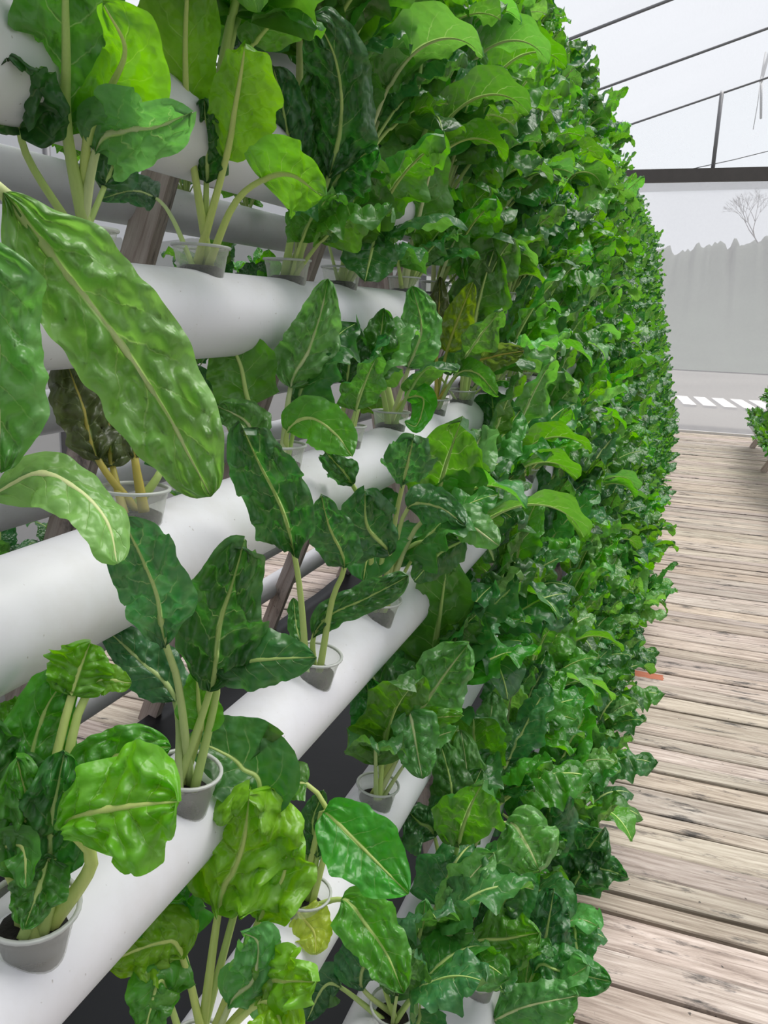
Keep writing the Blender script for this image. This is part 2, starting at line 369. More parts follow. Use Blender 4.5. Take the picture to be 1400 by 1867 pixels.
def pipe(x, z, y0, y1, label, group=None):
    o = empty('grow_pipe', (x, y0, z)); tag(o, label, 'pipe', group)
    L = y1 - y0
    ys = np.linspace(0, L, 30)
    V, F = tube_geo([(0, a, 0) for a in ys], R0, NSEG)
    obj('pipe_wall', mesh('pipe_wall', V, F, M_pipe), o)
    for e, s in ((0, -1), (L, 1)):
        V, F = tube_geo([(0, e - s * .03, 0), (0, e - s * .03, 0), (0, e + s * .004, 0), (0, e + s * .008, 0)], [R0, R0 + .004, R0 + .004, R0 - .002], NSEG)
        obj('end_cap', mesh('end_cap', V, F, M_pipe), o)
    return o
for k in ROWS:
    x, z = rowxz(k)
    nm = {'H': 'white grow pipe lowest on the rack, just above the deck beside the walkway', 'I': 'topmost white grow pipe of the tall rack, hidden among leaves'}.get(k, 'white grow pipe on the walkway side of the rack, %s one up from the deck' % ORD[k])
    pipe(x, z, -.35, 13.2, nm, None)
BACK = []
for i, zr in enumerate((13.2, 8.8, 4.2, -.5, -5.0, -9.4, -14.8, -20.6, -26.0)):
    z = EYE + zr * R0; x = -1.38 + .38 * zr * R0; BACK.append((x, z))
    pipe(x, z, .0, 13.2, 'shaded grey-looking grow pipe on the far side of the rack, %s from the top' % ['first', 'second', 'third', 'fourth', 'fifth', 'sixth', 'seventh', 'eighth', 'ninth'][i])
fr = tag(empty('rack_frame', (-.9, 0, 0)), 'rough wooden A-shaped frame carrying the white grow pipes', 'frame')
def beam(name, p, q, wx, wy, parent):
    p, q = np.array(p, float), np.array(q, float); t = q - p; L = np.linalg.norm(t)
    V, F = box_geo(-wx / 2, wx / 2, -wy / 2, wy / 2, 0, L)
    o = obj(name, mesh(name, V, F, M_post, smooth=False), parent, tuple(p - np.array(parent.location)))
    o.rotation_euler = Vector(t).to_track_quat('Z', 'Y').to_euler(); o.color = (1, 1, 1, 1); return o
for yy in (1.72, 2.62, 3.65, 4.7, 5.8, 7.0, 8.2, 9.4, 10.6, 12.0, 13.0):
    beam('leg', (-1.31 - .38 * EYE + .01, yy, 0), (-.93, yy, EYE + .95), .04, .075, fr)
    xt, zt = rowxz('I'); xb, zb = rowxz('H')
    beam('leg', (xb - .20, yy + .05, 0), (xt - .10, yy + .05, zt + .05), .04, .075, fr)
    beam('crossbar', (-1.12, yy + .1, EYE + .3), (-.78, yy + .1, EYE + .3), .03, .06, fr)
# black liner under the rack, lying on the deck
V, F = [], []
nx, ny = 24, 110
for b in range(ny + 1):
    for a in range(nx + 1):
        x = -1.93 + 1.63 * a / nx; yy = -.4 + 13.4 * b / ny
        e = min(a, nx - a); z = .006 + .012 * max(0, noise.noise(Vector((x * 4, yy * 4, 0)))) + (.035 if a == 0 else .02 if a == 1 else 0)
        V.append((x + .02 * noise.noise(Vector((0, yy * 2, 5))), yy, z))
for b in range(ny):
    for a in range(nx): q = b * (nx + 1) + a; F.append((q, q + 1, q + nx + 2, q + nx + 1))
ln = obj('black_liner', mesh('black_liner', V, F, M_liner)); tag(ln, 'black plastic liner sheet lying on the planks under the white pipes', 'liner')
md = ln.modifiers.new('thick', 'SOLIDIFY'); md.thickness = .003
# right-hand rack
RR = [(.98, EYE - 1.40), (1.16, EYE - 1.13), (1.34, EYE - .86), (1.50, EYE - .6)]
for i, (x, z) in enumerate(RR):
    pipe(x, z, 3.5, 12.7, 'white grow pipe on the right-hand rack, %s from the deck' % ['lowest', 'second', 'third', 'fourth'][i])
fr2 = tag(empty('rack_frame', (1.5, 8, 0)), 'wooden frame of the right-hand rack at the edge of the walkway', 'frame')
for yy in (3.7, 6, 8.3, 10.5, 12.5): beam('leg', (.98, yy, 0), (1.86, yy, EYE + .0), .04, .07, fr2)
# ------------------------------------------------------------------ leaves
def nz3(a, b, c): return noise.noise(Vector((a, b, c)))
def shape_w(v, kind):
    # half-width profile 0..1 along the blade
    if kind == 'spade':  return (min(1, v / .13) ** .75) * (1 - max(0, (v - .38) / .62) ** 2.3) ** .55 * (.82 + .18 * math.sin(math.pi * min(1, v * 1.5))) if v < 1 else 0
    if kind == 'oval':   return math.sin(math.pi * min(1, v ** .85)) ** .62
    if kind == 'strap':  return (min(1, v / .22) ** .8) * max(0, 1 - max(0, (v - .6) / .4) ** 2.2) ** .5
    if kind == 'fan':    return min(1, v / .58) ** .7 * max(0, 1 - max(0, (v - .62) / .38) ** 2.6) ** .5
    return math.sin(math.pi * v) ** .6
def blade_geo(pts, nrm, wl, wr, kind='spade', cup=.12, ruffle=.10, savoy=.05, seed=0, nu=13, nlat=6.5, twist=0.0):
    nv = len(pts); V, F, UV = [], [], []
    cs = math.sin(seed * 12.9898) * 2.2 - .3
    L = sum(np.linalg.norm(pts[i + 1] - pts[i]) for i in range(nv - 1))
    nlat = max(nlat, 1.5 * L / (wl + wr + 1e-6)); ob = 1 + ruffle * 3
    for j in range(nv):
        v = j / (nv - 1)
        t = pts[min(j + 1, nv - 1)] - pts[max(j - 1, 0)]; t = t / (np.linalg.norm(t) + 1e-9)
        n = nrm[j] - np.dot(nrm[j], t) * t; n /= np.linalg.norm(n) + 1e-9
        s = np.cross(t, n)
        if twist:
            a = twist * v; s, n = math.cos(a) * s + math.sin(a) * n, math.cos(a) * n - math.sin(a) * s
        pw = max(.012, shape_w(v, kind))
        for i in range(nu):
            u = -1 + 2 * i / (nu - 1); au = abs(u); w = (wl if u < 0 else wr)
            ww = w * pw * (1 + .14 * ob * nz3(v * 5, 1.5 + (u > 0), seed) + (.05 + ruffle * .35) * nz3(v * nlat * 2, 4 + (u > 0), seed))
            x = u * ww; wm = (wl + wr) * .5
            h = cup * cs * wm * au ** 1.4 * pw
            h += ruffle * wm * au ** 2.2 * (math.sin(v * nlat * 2.1 + seed * 3.1 + (1.7 if u > 0 else 0) + 2.6 * nz3(v * 2, 9, seed)) + .5 * math.sin(v * 31 + seed + u)) * min(1, v * 4)
            ph = (v - au * .22) * nlat
            b = abs(math.sin(math.pi * ph)) ** .7
            m = 1 - au ** 6
            h += savoy * wm * m * min(1, au * 5) * (b * .55 + 1.3 * nz3(u * 2.2, v * L / max(wm, .01) * 1.4, seed) + .9 * nz3(u * 5, v * L / max(wm, .01) * 3.2, seed + 9))
            h -= .03 * wm * math.exp(-(u / .08) ** 2)
            V.append(pts[j] + s * x + n * h + t * (au ** 2 * ww * (-.30 if v < .25 else 0)) * (1 - v * 4 if v < .25 else 0)); UV.append(((u + 1) / 2, v))
    for j in range(nv - 1):
        for i in range(nu - 1):
            q = j * nu + i; F.append((q, q + 1, q + nu + 1, q + nu))
    return V, F, UV
def stalk_geo(pts, nrm, b, r0, rside=-1, n=7):
    # from the base along the petiole and on under the blade as the raised midrib
    N = len(pts); rad = []
    P = []
    for i, p in enumerate(pts):
        s = i / (N - 1)
        if i <= b: r = r0 * (1.25 - .45 * i / max(1, b))
        else: r = r0 * .8 * (1 - (i - b) / max(1, N - 1 - b)) ** .8 + .0004
        rad.append(r); off = nrm[i] * (-(r * .55)) if i > b else 0
        P.append(p + off)
    return tube_geo(P, rad, n, True, .72, np.array(nrm))
TONES = dict(dark=(.030, .135, .034), mid=(.054, .215, .040), fresh=(.085, .31, .030), lime=(.20, .46, .014), pale=(.15, .35, .10), bronze=(.10, .11, .05),
             bright=(.19, .40, .11), olive=(.17, .21, .03), yellow=(.50, .55, .06), blue=(.045, .165, .050))
STALK = dict(dark=(.56, .72, .24), mid=(.60, .76, .26), fresh=(.66, .78, .26), lime=(.70, .80, .26), pale=(.74, .80, .44), bright=(.74, .80, .4), bronze=(.58, .46, .10), olive=(.50, .50, .10), yellow=(.6, .6, .12), blue=(.60, .72, .30))
def jit(c, r, k=.12): 
    g = 1 + r.uniform(-k, k) * 1.6; return (c[0] * g * (1 + r.uniform(-k, k)), c[1] * g, c[2] * g * (1 + r.uniform(-k, k)), 1)
SAV = dict(savoy=(.16, .17, .27), smooth=(.16, .09, .07), ruffle=(.12, .28, .17), norm=(.16, .15, .17))
# prototypes: stalk up +Z arching to +X
def proto(lp, lb, w, th0, th1, kind, sty, seed, r0=.0042, nv=24, nu=11, twist=0, npet=8):
    N = npet + nv; step = []
    pts = [np.zeros(3)]; nrm = []
    for i in range(N):
        s = i / (N - 1)
        th = math.radians(th0 + (th1 - th0) * s ** 1.6)
        d = (lp / npet) if i < npet else lb / (nv - 1)
        side = .06 * math.sin(s * 3 + seed)
        t = np.array([math.sin(th), side, math.cos(th)])
        nrm.append(np.array([-math.cos(th), 0, math.sin(th)]))
        if i < N - 1: pts.append(pts[-1] + t * d)
    cup, ruf, sav = SAV[sty]
    V, F, UV = blade_geo(pts[npet:], nrm[npet:], w, w, kind, cup, ruf, sav, seed, nu, twist=twist)
    S = stalk_geo(pts, nrm, npet, r0)
    return (V, F, UV), S
PR = []; PRG = []
specs = [  # lp lb w th0 th1 kind style
 (.10, .17, .055, 3, 30, 'spade', 'norm'), (.11, .16, .060, 5, 60, 'spade', 'savoy'), (.09, .15, .052, 8, 100, 'spade', 'ruffle'),
 (.12, .17, .050, 2, 20, 'oval', 'savoy'), (.10, .14, .058, 12, 80, 'spade', 'norm'), (.08, .13, .050, 20, 120, 'oval', 'smooth'),
 (.11, .18, .058, 5, 45, 'strap', 'savoy'), (.09, .16, .062, 10, 70, 'spade', 'ruffle'), (.07, .11, .042, 15, 70, 'oval', 'norm'),
 (.12, .15, .048, 0, 35, 'spade', 'savoy'), (.10, .16, .056, 15, 140, 'spade', 'smooth'), (.08, .14, .060, 25, 95, 'spade', 'savoy')]
for i, sp in enumerate(specs):
    b, s = proto(*sp, seed=i * 1.7 + .5, nv=30, nu=15, twist=((i * 37) % 7 - 3) * .16)
    PR.append((mesh('leaf', b[0], b[1], M_leaf, b[2]), mesh('leaf_stalk', s[0], s[1], M_stalk)))
    PRG.append(proto(*sp, seed=i * 1.7 + .5, nv=9, nu=6, twist=((i * 37) % 7 - 3) * .16, npet=3))
def rotm(az, tilt, sc_):
    return Matrix.Rotation(az, 4, 'Z') @ Matrix.Rotation(tilt, 4, 'Y') @ Matrix.Scale(sc_, 4)
def rand_leaves(r, n, outward=.0, size=1.0):
    L = []; a0 = r.uniform(0, 6.28)
    for k in range(n):
        az = a0 + k * 2.4 + r.uniform(-.4, .4)
        az = math.atan2(math.sin(az), math.cos(az) + outward)          # pull towards +X, the walkway
        L.append((r.randrange(len(PR)), az, math.radians(r.uniform(0, 30)), size * r.choice([.7, .85, .95, 1.05, 1.15, 1.25]), r.choice(['dark', 'dark', 'mid', 'mid', 'fresh', 'blue', 'mid', 'pale'])))
    return L
def add_rand_leaves(root, r, leaves, base=(0, 0, 0)):
    for pi, az, ti, s, tone in leaves:
        o = obj('leaf', PR[pi][0], root, color=jit(TONES[tone], r)); o.matrix_local = Matrix.Translation((base[0] + .010 * math.cos(az), base[1] + .010 * math.sin(az), base[2])) @ rotm(az, ti, s)
        obj('leaf_stalk', PR[pi][1], o, color=jit(STALK[tone], r, .06))
# cups
def lathe(prof, n=28):
    V, F = [], []
    for z, r in prof:
        for k in range(n): a = 2 * math.pi * k / n; V.append((r * math.cos(a), r * math.sin(a), z))
    for i in range(len(prof) - 1):
        for k in range(n): F.append((i * n + k, i * n + (k + 1) % n, (i + 1) * n + (k + 1) % n, (i + 1) * n + k))
    return V, F
cupV = lathe([(-.045, .0001), (-.045, .023), (.0, .029), (.022, .0325), (.023, .0335), (.030, .0345)])
rimV = lathe([(.0290, .0335), (.0290, .0362), (.0300, .0372), (.0318, .0372), (.0325, .0362), (.0325, .0340), (.0310, .0332), (.0290, .0335)])
soilV = lathe([(-.040, .0225), (.004, .0285), (.008, .020), (.005, .0001)])
M_rim = simple('cup_rim', (.50, .52, .49), .25, 0, 20, .05)
ME_cup = mesh('cup_wall', *cupV, M_cup); ME_rim = mesh('rim', *rimV, M_rim); ME_soil = mesh('growing_medium', *soilV, M_soil)
ncup = 0
def cup(x, y, z, label, group=None, tilt=0, s=1.0):
    o = empty('plastic_cup', (x, y, z)); tag(o, label, 'cup', group); o.rotation_euler = (rnd.uniform(-.05, .05), tilt, 0); o.scale = (s, s, s)
    obj('cup_wall', ME_cup, o); obj('rim', ME_rim, o); obj('growing_medium', ME_soil, o)
    return o
def hero_leaf(root, pts, b, w, sty='norm', tone='mid', k=0.0, roll=0, side=1, kind='spade', z0=1.0, wr=None, r0=.0042, nv=40, nu=21, seed=0, label=None, kp=None, base=None):
    """pts: pixels from the stalk's base to the tip; b: index where the blade starts; k: relative change of distance at the tip"""
    n = len(pts); P = []
    for i, (x, y) in enumerate(pts):
        s = i / (n - 1); P.append(at(x, y, z0 * (1 + (kp[i] if kp else k * s))))
    if base is not None: P[0] = base
    full = catmull(P, 60)
    # split the smoothed line at the blade start
    A = np.array(full); bi = int(np.argmin(np.linalg.norm(A - P[b], axis=1)))
    pet = [A[int(round(q))] for q in np.linspace(0, bi, 10)][:-1] if bi > 2 else []
    bl = catmull([A[q] for q in range(bi, 60)], nv)
    line = pet + bl
    nr = []
    for i, p in enumerate(line):
        t = line[min(i + 1, len(line) - 1)] - line[max(i - 1, 0)]; t = t / (np.linalg.norm(t) + 1e-9)
        vd = CAM - p; vd /= np.linalg.norm(vd); q = vd - np.dot(vd, t) * t; q /= np.linalg.norm(q) + 1e-9
        c = np.cross(t, q); a = math.radians(roll); q = math.cos(a) * q + math.sin(a) * c
        nr.append(q * side)
    cosr = max(.45, math.cos(math.radians(roll)))
    zf = z0 * (1 + (sum(kp[b:]) / (n - b) if kp else k * (b + n - 1) / 2 / (n - 1)))
    wm = w / FOC * zf / cosr / 2; wrr = wm if wr is None else wr / FOC * zf / cosr / 2
    if side > 0: a_, b_ = (wm, wrr)
    else: a_, b_ = (wrr, wm)
    cp, ruf, sav = SAV[sty]; sav *= 1.35; ruf *= 1.25
    V, F, UV = blade_geo(bl, nr[len(pet):], a_, b_, kind, cp, ruf, sav, seed, nu)
    org = np.array(root.location); V = [v - org for v in V]
    rr_ = random.Random(int(seed * 10) + 1)
    o = obj('leaf', mesh('leaf', V, F, M_leaf, UV), root, color=jit(TONES[tone], rr_, .05))
    if label: o['label'] = label
    SV, SF = stalk_geo(line, nr, len(pet), r0)
    obj('leaf_stalk', mesh('leaf_stalk', [v - org for v in SV], SF, M_stalk), o, color=jit(STALK[tone], rr_, .04))
    return o
def depth_at(x, y, z):
    return float((RW.T @ (np.array([x, y, z]) - CAM))[2])
#HEROES#
HERO = []      # (row, Y, label, leaves, cup label)
exec_heroes = None
def H(row, Y, label, leaves, filler=0, cuplabel='clear', x=None):
    HERO.append((row, Y, label, leaves, filler, cuplabel, x))
L_ = dict
H('B', .71, 'tall chard plant at the top left with a fan of thick pale stalks', [
 L_(pts=[(128, 440), (124, 250), (121, 100), (118, -60), (112, -160)], b=1, w=200, tone='mid', side=-1, k=-.27, r0=.0065, sty='ruffle', kind='oval', seed=1),
 L_(pts=[(142, 440), (158, 265), (200, 165), (228, 90), (190, 10)], b=1, w=90, wr=215, tone='lime', side=-1, k=-.24, r0=.0055, seed=2, sty='smooth', label='bright lime leaf with folded pale edge'),
 L_(pts=[(160, 440), (175, 275), (225, 240), (285, 232), (350, 205)], b=1, w=150, tone='pale', k=-.22, seed=3, sty='norm', r0=.005),
 L_(pts=[(82, 400), (62, 310), (35, 235), (30, 160), (5, 90)], b=2, w=175, tone='dark', k=-.18, seed=4, sty='savoy', r0=.004),
 L_(pts=[(172, 430), (190, 340), (205, 290), (170, 250)], b=1, w=90, tone='dark', k=.1, seed=5, sty='savoy', r0=.0035)], cuplabel='clear cup mostly hidden behind the long drooping leaf at the left')
H('B', .93, 'chard plant with tall bright lime leaves in the upper left, second cup', [
 L_(pts=[(365, 455), (346, 250), (338, 110), (342, -30), (350, -120)], b=1, w=185, tone='lime', side=-1, k=-.26, r0=.005, sty='smooth', kind='oval', seed=6, wr=120),
 L_(pts=[(382, 455), (412, 290), (428, 200), (440, 130), (447, 80)], b=1, w=90, wr=170, tone='lime', side=-1, k=-.20, r0=.005, seed=7, sty='smooth', kind='oval'),
 L_(pts=[(402, 455), (425, 375), (478, 328), (530, 318), (586, 356)], b=2, w=135, tone='fresh', side=-1, k=-.12, seed=8, sty='smooth', r0=.0045, roll=25),
 L_(pts=[(380, 455), (376, 330), (376, 250), (372, 180)], b=1, w=80, tone='dark', k=-.1, seed=9, sty='savoy'),
 L_(pts=[(338, 478), (315, 400), (285, 362), (240, 348), (185, 362)], b=2, w=55, tone='dark', k=.25, seed=10, sty='norm', r0=.003)], cuplabel='wide clear cup under the tall lime leaves, upper left')
H('B', 1.17, 'chard plant with crinkled upright leaves and stout pale stalks beside the pipe coupling', [
 L_(pts=[(565, 470), (600, 320), (622, 210), (612, 110), (575, 30)], b=1, w=120, tone='dark', k=-.16, r0=.005, sty='savoy', seed=11, kind='strap'),
 L_(pts=[(545, 470), (540, 360), (528, 270), (515, 190), (498, 120)], b=1, w=85, tone='dark', k=-.14, sty='savoy', seed=12, r0=.0055, kind='strap'),
 L_(pts=[(552, 470), (562, 380), (565, 270), (575, 170), (590, 100)], b=1, w=85, tone='mid', k=-.1, sty='savoy', seed=13, r0=.005),
 L_(pts=[(575, 470), (592, 360), (640, 300), (690, 265)], b=1, w=110, tone='mid', k=-.05, sty='savoy', seed=14, roll=20)], cuplabel='clear cup holding stout pale stalks on the seventh pipe')
H('B', 1.38, 'small chard plant with a round dark leaf hanging over the pipe', [
 L_(pts=[(645, 470), (652, 400), (655, 355), (650, 300)], b=1, w=95, tone='mid', side=-1, k=-.03, seed=15, sty='smooth', kind='oval'),
 L_(pts=[(660, 470), (690, 432), (685, 430), (675, 470), (665, 515)], b=2, w=105, tone='dark', k=-.06, seed=16, sty='smooth', kind='oval', label='round dark glossy leaf'),
 L_(pts=[(650, 470), (640, 350), (690, 220), (700, 130)], b=2, w=100, tone='pale', k=.05, seed=17, sty='savoy')], filler=3, cuplabel='clear cup behind the round dark leaf')
H('B', 1.72, 'chard plant with one square light leaf tipped forward', [
 L_(pts=[(742, 490), (762, 400), (790, 300), (765, 255), (740, 300), (735, 375)], b=3, w=110, tone='pale', k=-.06, seed=18, sty='norm', kind='oval', r0=.005),
 L_(pts=[(745, 490), (770, 390), (800, 290), (850, 200), (870, 110)], b=2, w=75, tone='mid', k=0, seed=19, sty='smooth', kind='strap')], filler=4, cuplabel='clear cup with leaning stalks on the seventh pipe, fifth along')
H('B', 1.95, 'chard plant with a bent bright leaf curling down to the pipe', [
 L_(pts=[(795, 495), (810, 470), (835, 462), (848, 510)], b=1, w=35, tone='fresh', k=-.04, seed=20, sty='smooth', roll=30)], filler=6, cuplabel='clear cup beside the bent bright leaf')
# long hanging leaves at the left come from a plant just left of the frame
H('B', .42, 'chard plant just left of the frame whose long pale leaves hang over the pipes', [
 L_(pts=[(-160, 420), (-60, 325), (5, 350), (70, 430), (145, 530), (230, 640), (305, 755), (345, 830), (385, 905)], b=2, w=192, tone='bright', kp=[0, -.02, 0, .03, .06, .09, .11, .12, .13], seed=21, sty='savoy', kind='strap', nv=80, nu=29, r0=.006, label='very long pale green leaf arching down across two pipes'),
 L_(pts=[(-190, 420), (-120, 360), (-50, 430), (-10, 560), (-5, 690), (0, 860)], b=2, w=165, tone='bright', kp=[0, -.05, -.05, -.02, 0, .02], seed=22, sty='savoy', kind='strap', nv=56, nu=23)])
H('C', .42, 'chard plant at the left edge with a lime leaf arched over the sixth pipe', [
 L_(pts=[(-230, 1010), (-120, 935), (-20, 905), (70, 862), (140, 890), (195, 950), (214, 1028)], b=2, w=85, wr=115, tone='bright', k=-.05, seed=23, sty='smooth', kind='strap', roll=-35, nv=56, r0=.005)])
H('C', .69, 'bronze-leaved chard plant in a wide clear cup on the sixth pipe', [
 L_(pts=[(192, 905), (180, 840), (152, 745), (118, 650)], b=1, w=95, tone='bronze', k=.0, seed=24, sty='savoy', kind='strap', roll=15, side=1),
 L_(pts=[(215, 905), (205, 850), (198, 770), (200, 695)], b=1, w=90, tone='bronze', k=.05, seed=25, sty='savoy', kind='oval'),
 L_(pts=[(242, 910), (246, 840), (240, 770), (225, 700)], b=1, w=40, tone='bronze', k=-.02, seed=26, sty='savoy', r0=.005),
 L_(pts=[(275, 910), (292, 860), (300, 800), (300, 740)], b=1, w=60, tone='dark', k=.06, seed=27, sty='norm', r0=.005)], cuplabel='wide clear cup with bronze leaves beside the long hanging leaf')
H('C', 1.02, 'chard plant with mixed upright and spoon-shaped leaves in mid frame', [
 L_(pts=[(485, 800), (455, 738), (438, 665), (410, 612), (370, 578)], b=1, w=125, tone='mid', side=-1, k=-.05, seed=28, sty='smooth'),
 L_(pts=[(512, 815), (530, 705), (562, 640), (585, 570), (598, 508)], b=1, w=100, tone='pale', k=-.04, seed=29, sty='savoy', r0=.0045),
 L_(pts=[(505, 810), (525, 785), (565, 762), (610, 790), (642, 832)], b=1, w=90, tone='fresh', k=-.06, seed=30, sty='smooth', kind='oval'),
 L_(pts=[(480, 830), (420, 760), (385, 715), (345, 665)], b=1, w=60, tone='dark', k=.0, seed=31, sty='norm'),
 L_(pts=[(490, 830), (470, 800), (445, 765), (395, 740)], b=1, w=80, tone='pale', k=-.04, seed=32, sty='savoy')], filler=1, cuplabel='clear cup with orange-stained edge in mid frame')
H('C', 1.25, 'dark little chard plant behind the spoon-shaped leaf', [
 L_(pts=[(630, 775), (632, 700), (640, 640), (645, 590)], b=1, w=75, tone='dark', k=-.02, seed=33, sty='norm'),
 L_(pts=[(640, 775), (665, 690), (690, 630), (700, 565)], b=1, w=80, tone='mid', k=.0, seed=34, sty='savoy')], filler=1, cuplabel='clear cup at the foot of the dark little plant')
H('C', 1.48, 'chard plant with two stout stalks and a tall narrow pale leaf', [
 L_(pts=[(718, 755), (745, 670), (768, 600), (752, 522)], b=1, w=85, tone='pale', k=-.03, seed=35, sty='savoy', r0=.005),
 L_(pts=[(695, 755), (698, 665), (690, 620), (680, 575)], b=1, w=60, tone='mid', k=.03, seed=36, sty='savoy', r0=.0065),
 L_(pts=[(715, 760), (740, 728), (772, 728), (760, 775), (738, 770)], b=1, w=45, tone='fresh', k=-.04, seed=37, sty='smooth', roll=20)], cuplabel='clear cup with two stout stalks and a curled leaf')
H('C', 1.76, 'reddish bronze chard plant standing above the sixth pipe', [
 L_(pts=[(785, 715), (796, 640), (800, 570), (802, 505)], b=1, w=48, tone='bronze', k=-.02, seed=38, sty='savoy'),
 L_(pts=[(795, 715), (815, 640), (840, 570), (862, 515)], b=1, w=58, tone='olive', k=-.04, seed=39, sty='norm', side=-1),
 L_(pts=[(800, 715), (845, 672), (900, 650), (955, 640)], b=1, w=60, tone='bronze', k=-.03, seed=40, sty='savoy', side=-1),
 L_(pts=[(808, 720), (830, 685), (868, 680), (908, 722)], b=1, w=40, tone='fresh', k=-.08, seed=41, sty='smooth', roll=25)], cuplabel='small clear cup below the reddish bronze leaves')
H('D', .425, 'big lime-green chard plant in the lower left cup', [
 L_(pts=[(140, 1690), (168, 1570), (120, 1505), (165, 1482), (250, 1468), (326, 1462)], b=2, w=225, tone='lime', kp=[0, -.02, -.04, -.06, -.07, -.07], seed=42, sty='ruffle', nu=31, nv=50, r0=.0055, kind='fan', label='broad lime leaf spreading over the pipe'),
 L_(pts=[(60, 1690), (70, 1500), (55, 1400), (85, 1290), (140, 1215)], b=1, w=150, tone='fresh', k=.03, seed=43, sty='savoy'),
 L_(pts=[(85, 1690), (95, 1420), (130, 1270), (165, 1170)], b=2, w=120, tone='lime', k=.02, seed=44, sty='ruffle', kind='oval'),
 L_(pts=[(100, 1690), (120, 1400), (165, 1250), (240, 1245)], b=2, w=60, tone='lime', k=.04, seed=45, sty='smooth'),
 L_(pts=[(110, 1690), (140, 1450), (230, 1370), (312, 1362)], b=1, w=110, tone='fresh', k=.04, seed=46, sty='savoy'),
 L_(pts=[(85, 1690), (105, 1590), (90, 1565), (75, 1610), (45, 1690)], b=2, w=100, tone='mid', k=-.05, seed=47, sty='savoy'),
 L_(pts=[(30, 1690), (20, 1600), (-5, 1555), (40, 1545), (48, 1620)], b=2, w=70, tone='fresh', k=-.06, seed=48, sty='smooth', roll=30),
 L_(pts=[(70, 1690), (85, 1600), (95, 1490), (118, 1370)], b=1, w=130, tone='mid', k=-.05, seed=111, sty='savoy'),
 L_(pts=[(50, 1690), (35, 1590), (50, 1480), (30, 1380)], b=1, w=120, tone='fresh', k=-.06, seed=112, sty='savoy'),
 L_(pts=[(20, 1690), (10, 1500), (-20, 1400), (-30, 1310)], b=1, w=170, tone='mid', k=-.02, seed=49, sty='savoy'),
 L_(pts=[(40, 1690), (30, 1450), (10, 1330), (55, 1275)], b=2, w=60, tone='fresh', k=.08, seed=50, sty='ruffle')], cuplabel='wide clear cup at the lower left on the fifth pipe')
H('D', .635, 'dark green chard plant with large crinkled leaves left of centre', [
 L_(pts=[(345, 1400), (325, 1250), (300, 1170), (285, 1085), (255, 1010), (222, 945)], b=2, w=125, tone='blue', k=-.26, seed=51, sty='norm', kind='strap', r0=.004),
 L_(pts=[(378, 1400), (385, 1250), (400, 1140), (425, 1060), (445, 985)], b=1, w=165, tone='dark', k=-.12, seed=52, sty='savoy', nu=27, kind='oval'),
 L_(pts=[(400, 1400), (395, 1260), (385, 1225), (460, 1205), (577, 1198)], b=2, w=108, tone='dark', k=-.06, seed=53, sty='smooth', kind='oval', label='smooth dark spoon-shaped leaf pointing right'),
 L_(pts=[(365, 1400), (365, 1330), (362, 1280), (358, 1220)], b=1, w=80, tone='fresh', side=-1, k=-.01, seed=54, sty='smooth'),
 L_(pts=[(340, 1400), (320, 1280), (250, 1200), (192, 1145)], b=1, w=100, tone='blue', k=-.02, seed=55, sty='norm')], cuplabel='clear cup under the dark crinkled plant left of centre')
H('E', .62, 'very bright lime chard plant at the bottom left of centre', [
 L_(pts=[(360, 1780), (400, 1650), (425, 1590), (445, 1530), (455, 1440)], b=1, w=250, tone='lime', k=-.04, seed=56, sty='savoy', nu=29, kind='oval', r0=.005, label='broad glossy lime leaf'),
 L_(pts=[(400, 1840), (470, 1680), (515, 1600), (530, 1500)], b=1, w=120, tone='lime', k=.0, seed=110, sty='ruffle'),
 L_(pts=[(350, 1820), (330, 1740), (290, 1720), (195, 1755)], b=1, w=135, tone='lime', k=-.03, seed=57, sty='ruffle', nu=25),
 L_(pts=[(340, 1900), (310, 1830), (290, 1790), (260, 1900)], b=1, w=100, tone='fresh', k=-.05, seed=58, sty='ruffle'),
 L_(pts=[(370, 1900), (420, 1830), (460, 1790), (470, 1720), (440, 1700)], b=1, w=110, tone='pale', k=-.06, seed=59, sty='ruffle'),
 L_(pts=[(440, 1850), (480, 1800), (520, 1790), (575, 1790)], b=1, w=130, tone='lime', k=-.08, seed=60, sty='ruffle', nu=25),
 L_(pts=[(430, 1870), (470, 1830), (510, 1860), (520, 1930)], b=1, w=110, tone='lime', k=-.1, seed=61, sty='ruffle'),
 L_(pts=[(350, 1850), (330, 1720), (300, 1650), (340, 1560)], b=1, w=130, tone='fresh', k=.03, seed=62, sty='ruffle'),
 L_(pts=[(390, 1840), (470, 1480), (440, 1400), (400, 1370), (340, 1345)], b=1, w=120, wr=170, tone='dark', k=-.02, seed=63, sty='smooth', kind='oval', label='dark smooth leaf folded over the lime one')])
H('D', .95, 'chard plant at centre with one crinkled leaf twisting up and one curled right', [
 L_(pts=[(560, 1215), (548, 1090), (535, 1005), (515, 930), (475, 850), (440, 775)], b=2, w=118, tone='dark', k=-.24, seed=64, sty='savoy', kind='strap', nu=25),
 L_(pts=[(580, 1215), (605, 1095), (628, 1030), (600, 960), (585, 900)], b=2, w=80, tone='dark', k=-.12, seed=65, sty='norm'),
 L_(pts=[(575, 1215), (572, 1160), (605, 1120), (670, 1090), (745, 1050)], b=1, w=58, tone='dark', k=-.03, seed=66, sty='savoy', kind='strap'),
 L_(pts=[(560, 1215), (548, 1170), (540, 1140), (535, 1090)], b=1, w=35, tone='mid', k=.02, seed=67, sty='norm', r0=.003)], cuplabel='small clear cup in the middle with one long pale stalk')
